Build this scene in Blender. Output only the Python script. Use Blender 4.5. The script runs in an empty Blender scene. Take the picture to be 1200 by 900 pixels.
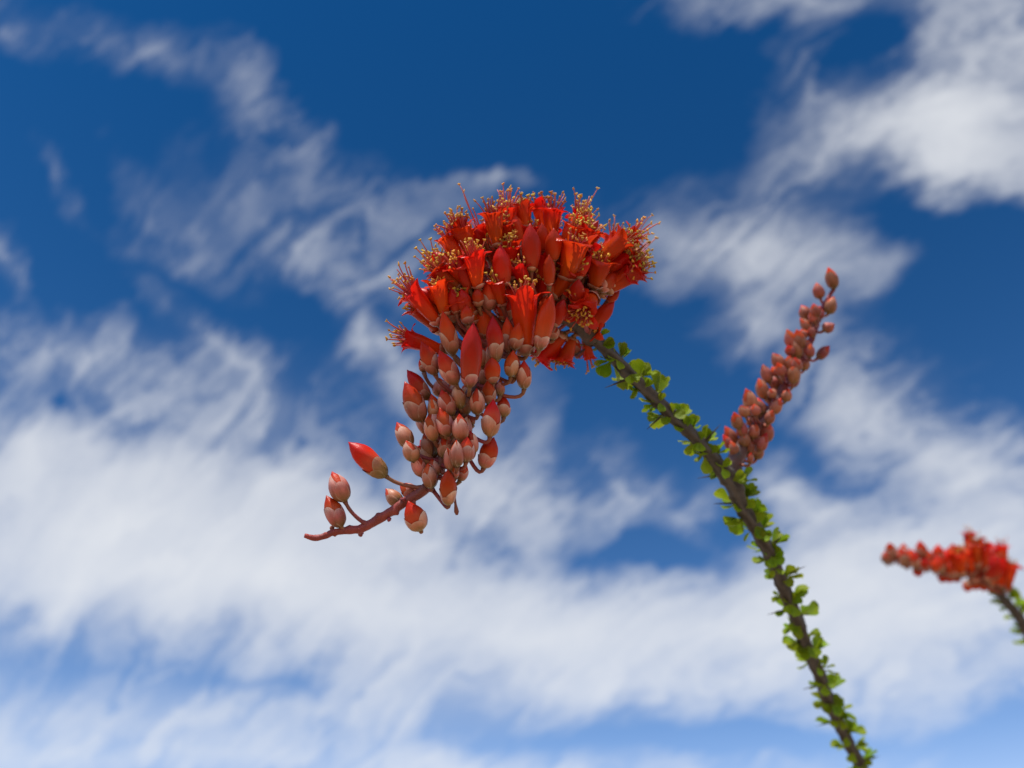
import bpy, math, random
from mathutils import Vector, Matrix, noise

# ------------------------------------------------------------------ camera
scene = bpy.context.scene
PITCH = math.radians(38.0)
CAM = Vector((0.0, 0.0, 1.5))
FPX = 1178.0                       # focal length in pixels of a 1200 px wide frame
FWD = Vector((0, math.cos(PITCH), math.sin(PITCH)))
UP = Vector((0, -math.sin(PITCH), math.cos(PITCH)))
RIGHT = Vector((1, 0, 0))
cam_data = bpy.data.cameras.new("camera")
cam = bpy.data.objects.new("camera", cam_data)
scene.collection.objects.link(cam)
cam.location = CAM
cam.rotation_euler = (math.pi / 2 + PITCH, 0, 0)
cam_data.sensor_width = 36.0
cam_data.lens = 36.0 * FPX / 1200.0
cam_data.clip_start = 0.01
cam_data.clip_end = 20000.0
cam_data.dof.use_dof = True
cam_data.dof.focus_distance = 0.327
cam_data.dof.aperture_fstop = 10.5
cam_data.dof.aperture_blades = 0
scene.camera = cam

# ------------------------------------------------------------------ world and sun
SUN_EL = math.radians(62.0)
SUN_AZ = math.radians(-158.0)      # clockwise from +Y: high, behind the camera and a little to the left
world = bpy.data.worlds.new("World")
scene.world = world
world.use_nodes = True
wn, wl = world.node_tree.nodes, world.node_tree.links
wn.clear()


def N(tree, kind, **kw):
    n = tree.nodes.new(kind)
    for k, v in kw.items():
        if k == "inp":
            for a, b in v.items():
                n.inputs[a].default_value = b
        else:
            setattr(n, k, v)
    return n


W = world.node_tree
w_out = N(W, "ShaderNodeOutputWorld")
w_bg = N(W, "ShaderNodeBackground", inp={"Strength": 0.1})
sky = N(W, "ShaderNodeTexSky", sky_type="NISHITA", sun_disc=False, sun_elevation=SUN_EL,
        sun_rotation=SUN_AZ, altitude=1200.0, air_density=1.0, dust_density=0.25, ozone_density=2.0)
tint = N(W, "ShaderNodeGamma", inp={"Gamma": 2.05})       # the deep polarised blue of high desert air
# the cirrus sheet: every direction is followed up to a flat layer one unit above the eye
tc = N(W, "ShaderNodeTexCoord")
sep = N(W, "ShaderNodeSeparateXYZ")
wl.new(tc.outputs["Generated"], sep.inputs[0])


def M(op, a, b=None, c=None, clamp=False):
    n = N(W, "ShaderNodeMath", operation=op, use_clamp=clamp)
    for i, v in enumerate((a, b, c)):
        if v is None:
            continue
        if isinstance(v, (int, float)):
            n.inputs[i].default_value = v
        else:
            wl.new(v, n.inputs[i])
    return n.outputs[0]


def VM(op, a, b=None, scale=None):
    n = N(W, "ShaderNodeVectorMath", operation=op)
    for i, v in enumerate((a, b)):
        if v is None:
            continue
        if isinstance(v, (tuple, list)):
            n.inputs[i].default_value = v
        else:
            wl.new(v, n.inputs[i])
    if scale is not None:
        n.inputs["Scale"].default_value = scale
    return n.outputs[0]


zc = M("MAXIMUM", sep.outputs[2], 0.03)
comb = N(W, "ShaderNodeCombineXYZ")
wl.new(M("DIVIDE", sep.outputs[0], zc), comb.inputs[0])
wl.new(M("DIVIDE", sep.outputs[1], zc), comb.inputs[1])
layer = comb.outputs[0]


def wnoise(vec, scale, detail, rough, dist=0.0, lac=2.0):
    n = N(W, "ShaderNodeTexNoise", noise_dimensions="3D", inp={
        "Scale": scale, "Detail": detail, "Roughness": rough, "Distortion": dist, "Lacunarity": lac})
    wl.new(vec, n.inputs["Vector"])
    return n


# far parts of the sheet are smoother: their texture is stretched with distance
dist_l = N(W, "ShaderNodeVectorMath", operation="LENGTH")
wl.new(layer, dist_l.inputs[0])
shrink = M("DIVIDE", 1.9, M("MULTIPLY_ADD", dist_l.outputs["Value"], 0.62, 1.0))
near = N(W, "ShaderNodeVectorMath", operation="SCALE")
wl.new(layer, near.inputs[0])
wl.new(shrink, near.inputs["Scale"])
near = near.outputs[0]

# warp the sheet so that the edges of the clouds fray
# (the fine fray is drawn out along the wind)
fn = N(W, "ShaderNodeMapping", vector_type="TEXTURE")
fn.inputs["Rotation"].default_value = (0, 0, math.radians(-36))
fn.inputs["Scale"].default_value = (1.7, 0.75, 1)
wl.new(near, fn.inputs["Vector"])
fib_near = fn.outputs[0]
wz1 = wnoise(near, 2.4, 2.0, 0.5)
wz2 = wnoise(fib_near, 7.0, 5.0, 0.66)
warp1 = VM("SCALE", VM("SUBTRACT", wz1.outputs["Color"], (0.5, 0.5, 0.5)), None, 0.20)
warp2 = VM("SCALE", VM("SUBTRACT", wz2.outputs["Color"], (0.5, 0.5, 0.5)), None, 0.17)
wsum = VM("ADD", warp1, warp2)
wfar = N(W, "ShaderNodeVectorMath", operation="SCALE")
wl.new(wsum, wfar.inputs[0])
wl.new(M("DIVIDE", 1.35, shrink), wfar.inputs["Scale"])
lay2 = VM("ADD", layer, wfar.outputs[0])
near2 = VM("ADD", near, wsum)


def layer_xy(px, py):
    d = FWD + RIGHT * ((px - 600) / FPX) + UP * ((450 - py) / FPX)
    return d.x / d.z, d.y / d.z


# cloud streaks: centre, half length, half width, slope, thickness
STREAKS = [
    (95, 52, 150, 44.16, 18, 0.21), (200, 92, 90, 36.8, 22, 0.2), (30, 55, 60, 36.8, 30, 0.14), (330, 140, 85, 34.96, 55, 0.3), (295, 92, 45, 36.8, 30, 0.16),
    (75, 225, 60, 22.08, 62, 0.2), (235, 290, 120, 34.96, 46, 0.21), (195, 300, 80, 20.24, 26, 0.16),
    (5, 312, 45, 29.44, 60, 0.4),
    (380, 300, 150, 64.4, 32, 0.27), (360, 318, 80, 40.48, 38, 0.16), (450, 352, 90, 46, 18, 0.27),
    (440, 240, 140, 64.4, 12, 0.2), (520, 270, 90, 73.6, 0, 0.12), (572, 202, 48, 14.72, 4, 0.23), (440, 190, 150, 36.8, 10, 0.065),
    (450, 462, 110, 24, 55, 0.42), (425, 425, 40, 20, 60, 0.2),
    (600, 575, 150, 46, 38, 0.48), (560, 520, 110, 40, 40, 0.25), (630, 500, 44, 110, -10, 0.22), (590, 600, 120, 40, 20, 0.2),
    (714, 566, 30, 56, 0, 0.55), (780, 602, 70, 28, 38, 0.36), (800, 575, 24, 40, 10, 0.3),
    (870, 6, 150, 30, 2, 0.48), (770, 12, 50, 20, 20, 0.24),
    (1110, 130, 160, 110, -10, 0.85), (1140, 180, 110, 70, 10, 0.75), (985, 118, 80, 30, 52, 0.32),
    (1015, 186, 110, 26, -14, 0.6), (1110, 222, 90, 36, 0, 0.6), (1010, 78, 60, 48, 0, -0.5), (1190, 50, 90, 110, 0, 0.5), (1060, 20, 110, 40, 0, 0.4), (1040, 75, 40, 30, 0, -0.25),
    (860, 305, 140, 70, 10, 0.55), (845, 318, 80, 50, -8, 0.38), (935, 325, 90, 50, 25, 0.28),
    (890, 235, 50, 80, 20, 0.18), (865, 408, 60, 30, 5, 0.4), (880, 378, 60, 30, 50, 0.2), (1015, 345, 60, 22, -30, 0.2),
    (1000, 430, 130, 60, 20, 0.12), (1040, 500, 140, 50, 35, 0.34), (1130, 545, 150, 60, 28, 0.62),
    (1160, 490, 80, 40, 40, 0.3), (930, 592, 70, 30, 42, 0.6), (905, 560, 40, 30, 40, 0.2), (1160, 610, 140, 70, 10, 0.55), (1060, 620, 110, 40, 20, 0.35),
    (120, 425, 210, 40, 8, 0.42), (30, 440, 90, 40, 0, 0.22), (275, 420, 100, 22, 42, 0.4), (220, 480, 180, 50, 12, 0.42),
    (60, 530, 140, 60, 0, 0.5), (112, 494, 60, 36, 5, -0.6), (310, 480, 80, 40, 40, 0.22), (330, 575, 110, 50, 0, 0.32), (180, 555, 120, 40, 0, 0.35),
    (150, 610, 360, 110, 3, 0.75), (90, 690, 300, 120, 0, 0.75), (350, 690, 360, 110, 4, 0.8),
    (600, 730, 400, 100, 2, 0.75), (890, 745, 360, 110, 0, 0.85), (1110, 730, 240, 130, 0, 0.7), (1000, 680, 200, 60, -5, 0.5),
    (735, 640, 170, 44, 0, -0.75), (820, 612, 70, 40, 0, -0.2), (1000, 590, 90, 36, 20, -0.3), (100, 840, 320, 60, 0, 0.55), (380, 835, 320, 55, 0, 0.55), (700, 810, 400, 50, 0, 0.5),
    (300, 802, 90, 14, 2, -0.45), (120, 785, 220, 30, 3, -0.22), (800, 872, 360, 16, -1, -0.4), (240, 885, 400, 40, 0, 0.55), (560, 905, 600, 26, 0, 0.5), (1050, 860, 160, 40, 4, 0.35),
    (1170, 870, 110, 40, -8, -0.25), (470, 480, 60, 60, 0, -0.1), (350, 525, 50, 30, 0, -0.25), (560, 890, 300, 30, 0, 0.2), (420, 610, 120, 40, 10, 0.3),
]
sxy = N(W, "ShaderNodeSeparateXYZ")
wl.new(lay2, sxy.inputs[0])


def twice(sock):
    c = N(W, "ShaderNodeCombineXYZ")
    wl.new(sock, c.inputs[0])
    wl.new(sock, c.inputs[1])
    return c.outputs[0]


lay_xx, lay_yy = twice(sxy.outputs[0]), twice(sxy.outputs[1])
acc = None


def after(sock, vec):
    """the same vector, evaluated only once sock is known (keeps the shader's working set small)"""
    n = N(W, "ShaderNodeVectorMath", operation="MULTIPLY_ADD")
    wl.new(sock, n.inputs[0])
    n.inputs[1].default_value = (1e-9, 1e-9, 1e-9)
    wl.new(vec, n.inputs[2])
    return n.outputs[0]


for si, (cx, cy, rx, ry, ang, wt) in enumerate(STREAKS):
    if si and si % 8 == 0:
        lay_xx, lay_yy = after(acc, lay_xx), after(acc, lay_yy)
    a = math.radians(ang)
    rx, ry = rx * 1.7, ry * 1.7
    x0, y0 = layer_xy(cx, cy)
    # the streak's two half axes on the layer (local linear map)
    e = 6.0
    gx = [(layer_xy(cx + e, cy)[k] - layer_xy(cx - e, cy)[k]) / (2 * e) for k in (0, 1)]
    gy = [(layer_xy(cx, cy + e)[k] - layer_xy(cx, cy - e)[k]) / (2 * e) for k in (0, 1)]
    u = [gx[k] * math.cos(a) * rx + gy[k] * math.sin(a) * rx for k in (0, 1)]
    v = [-gx[k] * math.sin(a) * ry + gy[k] * math.cos(a) * ry for k in (0, 1)]
    # ellipse u cos + v sin -> principal axes
    A = u[0] ** 2 + v[0] ** 2
    B = u[0] * u[1] + v[0] * v[1]
    C = u[1] ** 2 + v[1] ** 2
    th = 0.5 * math.atan2(2 * B, A - C)
    l1 = (A + C) / 2 + math.sqrt(((A - C) / 2) ** 2 + B * B)
    l2 = max((A + C) - l1, 1e-8)
    # distance from the streak's centre measured in its own half axes
    i1, i2 = 1 / math.sqrt(l1), 1 / math.sqrt(l2)
    ax, ay = math.cos(th) * i1, math.sin(th) * i1
    bx, by = -math.sin(th) * i2, math.cos(th) * i2
    m1 = N(W, "ShaderNodeVectorMath", operation="MULTIPLY_ADD")
    wl.new(lay_xx, m1.inputs[0])
    m1.inputs[1].default_value = (ax, bx, 0)
    m1.inputs[2].default_value = (-ax * x0 - ay * y0, -bx * x0 - by * y0, 0)
    mp = N(W, "ShaderNodeVectorMath", operation="MULTIPLY_ADD")
    wl.new(lay_yy, mp.inputs[0])
    mp.inputs[1].default_value = (ay, by, 0)
    wl.new(m1.outputs[0], mp.inputs[2])
    gr = N(W, "ShaderNodeTexGradient", gradient_type="QUADRATIC_SPHERE")
    wl.new(mp.outputs[0], gr.inputs[0])
    acc = M("MULTIPLY_ADD", gr.outputs["Fac"], wt * 1.15, acc if acc is not None else 0.0)

# fibrous detail drawn out along the wind, and a fine fray
fib_map = N(W, "ShaderNodeMapping", vector_type="TEXTURE")
fib_map.inputs["Rotation"].default_value = (0, 0, math.radians(-38))
fib_map.inputs["Scale"].default_value = (2.3, 0.62, 1)
wl.new(near2, fib_map.inputs["Vector"])
fib = wnoise(fib_map.outputs[0], 6.5, 7.0, 0.68, 1.0)
puff = wnoise(near2, 4.5, 5.0, 0.58, 0.2)
det = M("ADD", M("MULTIPLY", fib.outputs["Fac"], 0.66), M("MULTIPLY", puff.outputs["Fac"], 0.34))
det = M("SUBTRACT", det, 0.5)
# away from the drawn streaks the sheet carries on broken and thin, as in view
wide = wnoise(layer, 0.9, 3.0, 0.5)
elsewhere = N(W, "ShaderNodeMapRange", interpolation_type="SMOOTHSTEP",
                inp={"From Min": 0.82, "From Max": 0.62, "To Min": 0.0, "To Max": 1.0})
vd = N(W, "ShaderNodeVectorMath", operation="DOT_PRODUCT")
vd.inputs[1].default_value = tuple(FWD)
wl.new(tc.outputs["Generated"], vd.inputs[0])
wl.new(vd.outputs["Value"], elsewhere.inputs["Value"])
rest = M("MULTIPLY", M("MULTIPLY_ADD", wide.outputs["Fac"], 2.2, -0.72), elsewhere.outputs[0])
base = M("ADD", acc, rest)
body = M("MAXIMUM", M("SUBTRACT", base, 0.035), 0.0)
# thickness: the drawn body broken up by the fibres, thin parts more than thick ones
amp = M("SUBTRACT", 11.0, M("MULTIPLY", M("MINIMUM", body, 1.2), 7.6))
brk = M("MAXIMUM", M("MULTIPLY_ADD", det, amp, 0.50), 0.0)
thick = M("MULTIPLY", body, M("ADD", M("MULTIPLY", brk, 0.85), 0.10))
thick = M("ADD", thick, M("MULTIPLY", M("MULTIPLY", body, body), 0.24))
opac = M("SUBTRACT", 1.0, M("POWER", 2.71828, M("MULTIPLY", thick, -1.35)))
opac = M("MULTIPLY", opac, 0.97)
# the air itself pales towards the horizon
zf = M("MAXIMUM", sep.outputs[2], 0.2)
veil = M("POWER", 2.71828, M("DIVIDE", -0.0024, M("POWER", zf, 4.0)))
opac = M("SUBTRACT", 1.0, M("MULTIPLY", M("SUBTRACT", 1.0, opac), veil))
mix = N(W, "ShaderNodeMix", data_type="RGBA", blend_type="MIX")
wl.new(opac, mix.inputs["Factor"])
wl.new(VM("SCALE", sky.outputs[0], None, 1 / 3.0), tint.inputs["Color"])
hsv = N(W, "ShaderNodeHueSaturation", inp={"Hue": 0.484, "Saturation": 1.08, "Value": 3.65})
wl.new(tint.outputs[0], hsv.inputs["Color"])
wl.new(hsv.outputs[0], mix.inputs["A"])
mix.inputs["B"].default_value = (8.5, 8.7, 9.0, 1)
wl.new(mix.outputs["Result"], w_bg.inputs["Color"])
wl.new(w_bg.outputs[0], w_out.inputs["Surface"])
world.cycles.sampling_method = "MANUAL"
world.cycles.sample_map_resolution = 512

sun_data = bpy.data.lights.new("sun", "SUN")
sun_data.energy = 5.0
sun_data.angle = math.radians(0.53)
sun_data.color = (1.0, 0.95, 0.87)
sun = bpy.data.objects.new("sun", sun_data)
scene.collection.objects.link(sun)
to_sun = Vector((math.sin(SUN_AZ) * math.cos(SUN_EL), math.cos(SUN_AZ) * math.cos(SUN_EL), math.sin(SUN_EL)))
sun.rotation_euler = to_sun.to_track_quat("Z", "Y").to_euler()
sun.location = (0, 0, 10)

scene.view_settings.view_transform = "Standard"
scene.view_settings.look = "None"
scene.view_settings.exposure = 0.0
scene.view_settings.gamma = 1.0
scene.render.engine = "CYCLES"
scene.cycles.max_bounces = 8
scene.cycles.transparent_max_bounces = 8


# ------------------------------------------------------------------ helpers
rnd = random.Random(7)


def at(px, py, depth):
    """a point in the place, seen at this spot of the photograph, depth metres along the view axis"""
    return CAM + FWD * depth + RIGHT * ((px - 600) / FPX * depth) + UP * ((450 - py) / FPX * depth)


def obj(name, data, parent=None, mw=None):
    o = bpy.data.objects.new(name, data)
    scene.collection.objects.link(o)
    if parent is not None:
        o.parent = parent
        o.matrix_parent_inverse = Matrix.Identity(4)
    if mw is not None:
        o.matrix_basis = mw
    return o


def mesh(name, verts, faces, mats, smooth=True, mat_idx=None, attr=None):
    me = bpy.data.meshes.new(name)
    me.from_pydata([tuple(v) for v in verts], [], faces)
    for m in mats:
        me.materials.append(m)
    if smooth:
        me.polygons.foreach_set("use_smooth", [True] * len(me.polygons))
    if mat_idx:
        me.polygons.foreach_set("material_index", mat_idx)
    if attr:
        for k, vals in attr.items():
            a = me.attributes.new(k, "FLOAT", "POINT")
            a.data.foreach_set("value", vals)
    me.update()
    return me


def frame_z(axis, roll=0.0):
    z = axis.normalized()
    q = Vector((0, 0, 1)).rotation_difference(z)
    return (q.to_matrix() @ Matrix.Rotation(roll, 3, "Z")).to_4x4()


def catmull(pts, n):
    """pts: list of tuples (Vector, radius...) -> resampled list"""
    P = [pts[0]] + list(pts) + [pts[-1]]
    out = []
    for i in range(1, len(P) - 2):
        for k in range(n):
            t = k / n
            row = []
            for c in range(len(P[0])):
                p0, p1, p2, p3 = P[i - 1][c], P[i][c], P[i + 1][c], P[i + 2][c]
                row.append(0.5 * ((2 * p1) + (p2 - p0) * t + (2 * p0 - 5 * p1 + 4 * p2 - p3) * t * t
                                  + (3 * p1 - p0 - 3 * p2 + p3) * t ** 3))
            out.append(tuple(row))
    out.append(tuple(P[-2]))
    return out


def tube(path, sides, verts, faces, rough=0.0, cap=True, ridge=None, seed=0.0):
    """path: list of (Vector, radius)"""
    b = len(verts)
    n = len(path)
    t0 = (path[1][0] - path[0][0]).normalized()
    ref = t0.orthogonal().normalized()
    for i, (p, r) in enumerate(path):
        t = (path[min(i + 1, n - 1)][0] - path[max(i - 1, 0)][0]).normalized()
        ref = (ref - t * ref.dot(t)).normalized()
        bi = t.cross(ref)
        for k in range(sides):
            a = 2 * math.pi * k / sides
            d = ref * math.cos(a) + bi * math.sin(a)
            rr = r
            if rough:
                rr *= 1 + rough * noise.noise((p + d * r) * 420 + Vector((seed, 0, 0)))
            if ridge:
                rr *= 1 + ridge(i, a, p)
            verts.append(p + d * rr)
    for i in range(n - 1):
        for k in range(sides):
            k2 = (k + 1) % sides
            faces.append((b + i * sides + k, b + i * sides + k2, b + (i + 1) * sides + k2, b + (i + 1) * sides + k))
    if cap:
        faces.append(tuple(b + k for k in range(sides))[::-1])
        faces.append(tuple(b + (n - 1) * sides + k for k in range(sides)))


def lerp_table(tab, t):
    for (a, va), (b, vb) in zip(tab, tab[1:]):
        if t <= b:
            f = (t - a) / (b - a)
            f = f * f * (3 - 2 * f) * 0.5 + f * 0.5
            return va + (vb - va) * f
    return tab[-1][1]


# ------------------------------------------------------------------ materials
def material(name):
    m = bpy.data.materials.new(name)
    m.use_nodes = True
    m.node_tree.nodes.clear()
    return m


def plant_material(name, stops, coord_attr, rough=0.45, transl=0.2, vary=0.15, mottle=(30.0, 0.2), margin=None,
                   bump=0.15, spec=0.4, hue_var=0.02, sheen=0.0):
    """colour runs along the organ from base to tip (stops), with mottling and a little per-organ variation"""
    m = material(name)
    t = m.node_tree
    L = t.links
    out = N(t, "ShaderNodeOutputMaterial")
    bs = N(t, "ShaderNodeBsdfPrincipled", inp={"Roughness": rough, "Specular IOR Level": spec})
    at_ = N(t, "ShaderNodeAttribute", attribute_name=coord_attr)
    tcn = N(t, "ShaderNodeTexCoord")
    oi = N(t, "ShaderNodeObjectInfo")
    ns = N(t, "ShaderNodeTexNoise", noise_dimensions="4D", inp={"Scale": mottle[0] * 20, "Detail": 4.0, "Roughness": 0.6})
    wv = N(t, "ShaderNodeMath", operation="MULTIPLY", inp={1: 37.0})
    L.new(oi.outputs["Random"], wv.inputs[0])
    L.new(wv.outputs[0], ns.inputs["W"])
    st = N(t, "ShaderNodeVectorMath", operation="MULTIPLY")
    st.inputs[1].default_value = (1.4, 1.4, 0.45)      # drawn out along the organ
    L.new(tcn.outputs["Object"], st.inputs[0])
    L.new(st.outputs[0], ns.inputs["Vector"])
    shift = N(t, "ShaderNodeMath", operation="MULTIPLY_ADD", inp={1: 0.5, 2: -0.25})
    L.new(ns.outputs["Fac"], shift.inputs[0])
    addn = N(t, "ShaderNodeMath", operation="ADD")
    L.new(at_.outputs["Fac"], addn.inputs[0])
    L.new(shift.outputs[0], addn.inputs[1])
    cr = N(t, "ShaderNodeValToRGB")
    el = cr.color_ramp.elements
    while len(el) < len(stops):
        el.new(0.5)
    for e, (p, c) in zip(el, stops):
        e.position = p
        e.color = (*c, 1)
    L.new(addn.outputs[0], cr.inputs[0])
    val = N(t, "ShaderNodeMapRange", inp={"From Min": 0.0, "From Max": 1.0, "To Min": 1 - vary, "To Max": 1 + vary})
    L.new(oi.outputs["Random"], val.inputs["Value"])
    mot = N(t, "ShaderNodeMapRange", inp={"From Min": 0.25, "From Max": 0.75, "To Min": 1 - mottle[1], "To Max": 1 + mottle[1]})
    L.new(ns.outputs["Fac"], mot.inputs["Value"])
    vm = N(t, "ShaderNodeMath", operation="MULTIPLY")
    L.new(val.outputs[0], vm.inputs[0])
    L.new(mot.outputs[0], vm.inputs[1])
    hv = N(t, "ShaderNodeHueSaturation")
    hr = N(t, "ShaderNodeMath", operation="MULTIPLY_ADD", inp={1: hue_var * 2, 2: 0.5 - hue_var})
    fr = N(t, "ShaderNodeMath", operation="FRACT")
    f2 = N(t, "ShaderNodeMath", operation="MULTIPLY", inp={1: 7.31})
    L.new(oi.outputs["Random"], f2.inputs[0])
    L.new(f2.outputs[0], fr.inputs[0])
    L.new(fr.outputs[0], hr.inputs[0])
    L.new(hr.outputs[0], hv.inputs["Hue"])
    L.new(vm.outputs[0], hv.inputs["Value"])
    L.new(cr.outputs[0], hv.inputs["Color"])
    col = hv.outputs[0]
    if margin:
        am = N(t, "ShaderNodeAttribute", attribute_name="margin")
        mx = N(t, "ShaderNodeMix", data_type="RGBA")
        mx.inputs["B"].default_value = (*margin, 1)
        L.new(col, mx.inputs["A"])
        L.new(am.outputs["Fac"], mx.inputs["Factor"])
        col = mx.outputs["Result"]
    L.new(col, bs.inputs["Base Color"])
    bp = N(t, "ShaderNodeBump", inp={"Strength": bump, "Distance": 0.0006})
    fine = N(t, "ShaderNodeTexNoise", inp={"Scale": 1500.0, "Detail": 4.0})
    vein = N(t, "ShaderNodeVectorMath", operation="MULTIPLY")
    vein.inputs[1].default_value = (1.0, 1.0, 0.14)     # lengthwise veins
    L.new(tcn.outputs["Object"], vein.inputs[0])
    L.new(vein.outputs[0], fine.inputs["Vector"])
    L.new(fine.outputs["Fac"], bp.inputs["Height"])
    L.new(bp.outputs[0], bs.inputs["Normal"])
    if transl > 0:
        tr = N(t, "ShaderNodeBsdfTranslucent")
        L.new(col, tr.inputs["Color"])
        ms = N(t, "ShaderNodeMixShader", inp={"Fac": transl})
        L.new(bs.outputs[0], ms.inputs[1])
        L.new(tr.outputs[0], ms.inputs[2])
        L.new(ms.outputs[0], out.inputs["Surface"])
    else:
        L.new(bs.outputs[0], out.inputs["Surface"])
    return m


RED = (0.74, 0.036, 0.006)
ORANGE = (0.82, 0.105, 0.008)
MAT_COROLLA = plant_material("corolla_red", [(0.0, (0.70, 0.11, 0.02)), (0.3, ORANGE), (0.62, RED), (1.0, (0.68, 0.026, 0.008))],
                             "along", rough=0.30, transl=0.48, vary=0.18, mottle=(8, 0.22), bump=0.25, hue_var=0.006, spec=0.30)
MAT_BUDTIP = plant_material("bud_tip_red", [(0.0, (0.66, 0.095, 0.030)), (0.35, (0.66, 0.040, 0.007)), (1.0, (0.52, 0.018, 0.008))],
                            "along", rough=0.38, transl=0.28, vary=0.2, mottle=(8, 0.22), bump=0.25, hue_var=0.006, spec=0.22)
MAT_SEPAL = plant_material("sepal_pink", [(0.0, (0.14, 0.105, 0.025)), (0.2, (0.28, 0.115, 0.045)), (0.48, (0.47, 0.145, 0.088)), (0.74, (0.56, 0.235, 0.165)), (1.0, (0.66, 0.42, 0.32))],  # pale tips: whitish bloom plus the sun's highlight painted into the colour
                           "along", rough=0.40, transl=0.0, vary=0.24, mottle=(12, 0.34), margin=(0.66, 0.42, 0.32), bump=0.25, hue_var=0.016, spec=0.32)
MAT_SEPAL_DRY = plant_material("sepal_olive", [(0.0, (0.20, 0.17, 0.04)), (0.4, (0.38, 0.20, 0.06)), (0.8, (0.45, 0.16, 0.08)), (1.0, (0.5, 0.26, 0.14))],
                               "along", rough=0.5, transl=0.0, vary=0.15, mottle=(12, 0.3), margin=(0.55, 0.40, 0.24), bump=0.3)
MAT_SEPAL_RUST = plant_material("sepal_rust", [(0.0, (0.15, 0.10, 0.03)), (0.3, (0.29, 0.082, 0.045)), (0.65, (0.37, 0.10, 0.068)), (1.0, (0.42, 0.13, 0.09))],
                                "along", rough=0.5, transl=0.0, vary=0.3, mottle=(12, 0.4), margin=(0.42, 0.20, 0.14), bump=0.3, hue_var=0.02, spec=0.3)
MAT_STALK = plant_material("stalk_red", [(0.0, (0.26, 0.055, 0.045)), (0.5, (0.30, 0.06, 0.045)), (1.0, (0.24, 0.09, 0.04))],
                           "along", rough=0.5, transl=0.0, vary=0.2, mottle=(10, 0.3), bump=0.4)
MAT_RACHIS = plant_material("rachis_red", [(0.0, (0.07, 0.05, 0.042)), (0.25, (0.16, 0.05, 0.04)), (0.5, (0.25, 0.030, 0.028)), (1.0, (0.34, 0.032, 0.034))],
                            "along", rough=0.5, transl=0.0, vary=0.0, mottle=(9, 0.4), bump=0.6)
MAT_FILAMENT = plant_material("filament_pink", [(0.0, (0.60, 0.05, 0.03)), (0.6, (0.62, 0.10, 0.07)), (1.0, (0.62, 0.20, 0.13))],
                              "along", rough=0.45, transl=0.25, vary=0.15, mottle=(10, 0.1))
MAT_ANTHER = plant_material("anther_yellow", [(0.0, (0.46, 0.17, 0.02)), (0.5, (0.62, 0.31, 0.025)), (1.0, (0.66, 0.42, 0.08))],
                            "along", rough=0.8, transl=0.0, vary=0.25, mottle=(40, 0.3), hue_var=0.03)
MAT_LEAF = plant_material("leaf_green", [(0.0, (0.25, 0.30, 0.02)), (0.5, (0.185, 0.285, 0.008)), (1.0, (0.26, 0.34, 0.010))],
                          "along", rough=0.45, spec=0.2, transl=0.42, vary=0.25, mottle=(10, 0.2), bump=0.2, hue_var=0.02)


def bark_material():
    m = material("bark_grey")
    t = m.node_tree
    L = t.links
    out = N(t, "ShaderNodeOutputMaterial")
    bs = N(t, "ShaderNodeBsdfPrincipled", inp={"Roughness": 0.8, "Specular IOR Level": 0.25})
    tcn = N(t, "ShaderNodeTexCoord")
    n1 = N(t, "ShaderNodeTexNoise", inp={"Scale": 260.0, "Detail": 6.0, "Roughness": 0.65})
    L.new(tcn.outputs["Object"], n1.inputs["Vector"])
    cr = N(t, "ShaderNodeValToRGB")
    cr.color_ramp.elements[0].position = 0.32
    cr.color_ramp.elements[0].color = (0.028, 0.022, 0.020, 1)
    cr.color_ramp.elements[1].position = 0.72
    cr.color_ramp.elements[1].color = (0.080, 0.062, 0.054, 1)
    at_ = N(t, "ShaderNodeAttribute", attribute_name="furrow")
    mx = N(t, "ShaderNodeMix", data_type="RGBA")
    mx.inputs["B"].default_value = (0.17, 0.145, 0.13, 1)
    mf = N(t, "ShaderNodeMath", operation="MULTIPLY", inp={1: 0.55})
    L.new(at_.outputs["Fac"], mf.inputs[0])
    L.new(n1.outputs["Fac"], cr.inputs[0])
    L.new(cr.outputs[0], mx.inputs["A"])
    L.new(mf.outputs[0], mx.inputs["Factor"])
    L.new(mx.outputs["Result"], bs.inputs["Base Color"])
    bp = N(t, "ShaderNodeBump", inp={"Strength": 0.6, "Distance": 0.0012})
    L.new(n1.outputs["Fac"], bp.inputs["Height"])
    L.new(bp.outputs[0], bs.inputs["Normal"])
    L.new(bs.outputs[0], out.inputs["Surface"])
    return m


MAT_BARK = bark_material()


def ground_material():
    m = material("desert_soil")
    t = m.node_tree
    L = t.links
    out = N(t, "ShaderNodeOutputMaterial")
    bs = N(t, "ShaderNodeBsdfPrincipled", inp={"Roughness": 0.95, "Specular IOR Level": 0.1})
    tcn = N(t, "ShaderNodeTexCoord")
    n1 = N(t, "ShaderNodeTexNoise", inp={"Scale": 1.3, "Detail": 8.0, "Roughness": 0.6})
    L.new(tcn.outputs["Object"], n1.inputs["Vector"])
    cr = N(t, "ShaderNodeValToRGB")
    cr.color_ramp.elements[0].position = 0.3
    cr.color_ramp.elements[0].color = (0.22, 0.165, 0.11, 1)
    cr.color_ramp.elements[1].position = 0.7
    cr.color_ramp.elements[1].color = (0.36, 0.285, 0.20, 1)
    L.new(n1.outputs["Fac"], cr.inputs[0])
    L.new(cr.outputs[0], bs.inputs["Base Color"])
    bp = N(t, "ShaderNodeBump", inp={"Strength": 0.5, "Distance": 0.03})
    n2 = N(t, "ShaderNodeTexNoise", inp={"Scale": 14.0, "Detail": 8.0})
    L.new(tcn.outputs["Object"], n2.inputs["Vector"])
    L.new(n2.outputs["Fac"], bp.inputs["Height"])
    L.new(bp.outputs[0], bs.inputs["Normal"])
    L.new(bs.outputs[0], out.inputs["Surface"])
    return m


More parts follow.
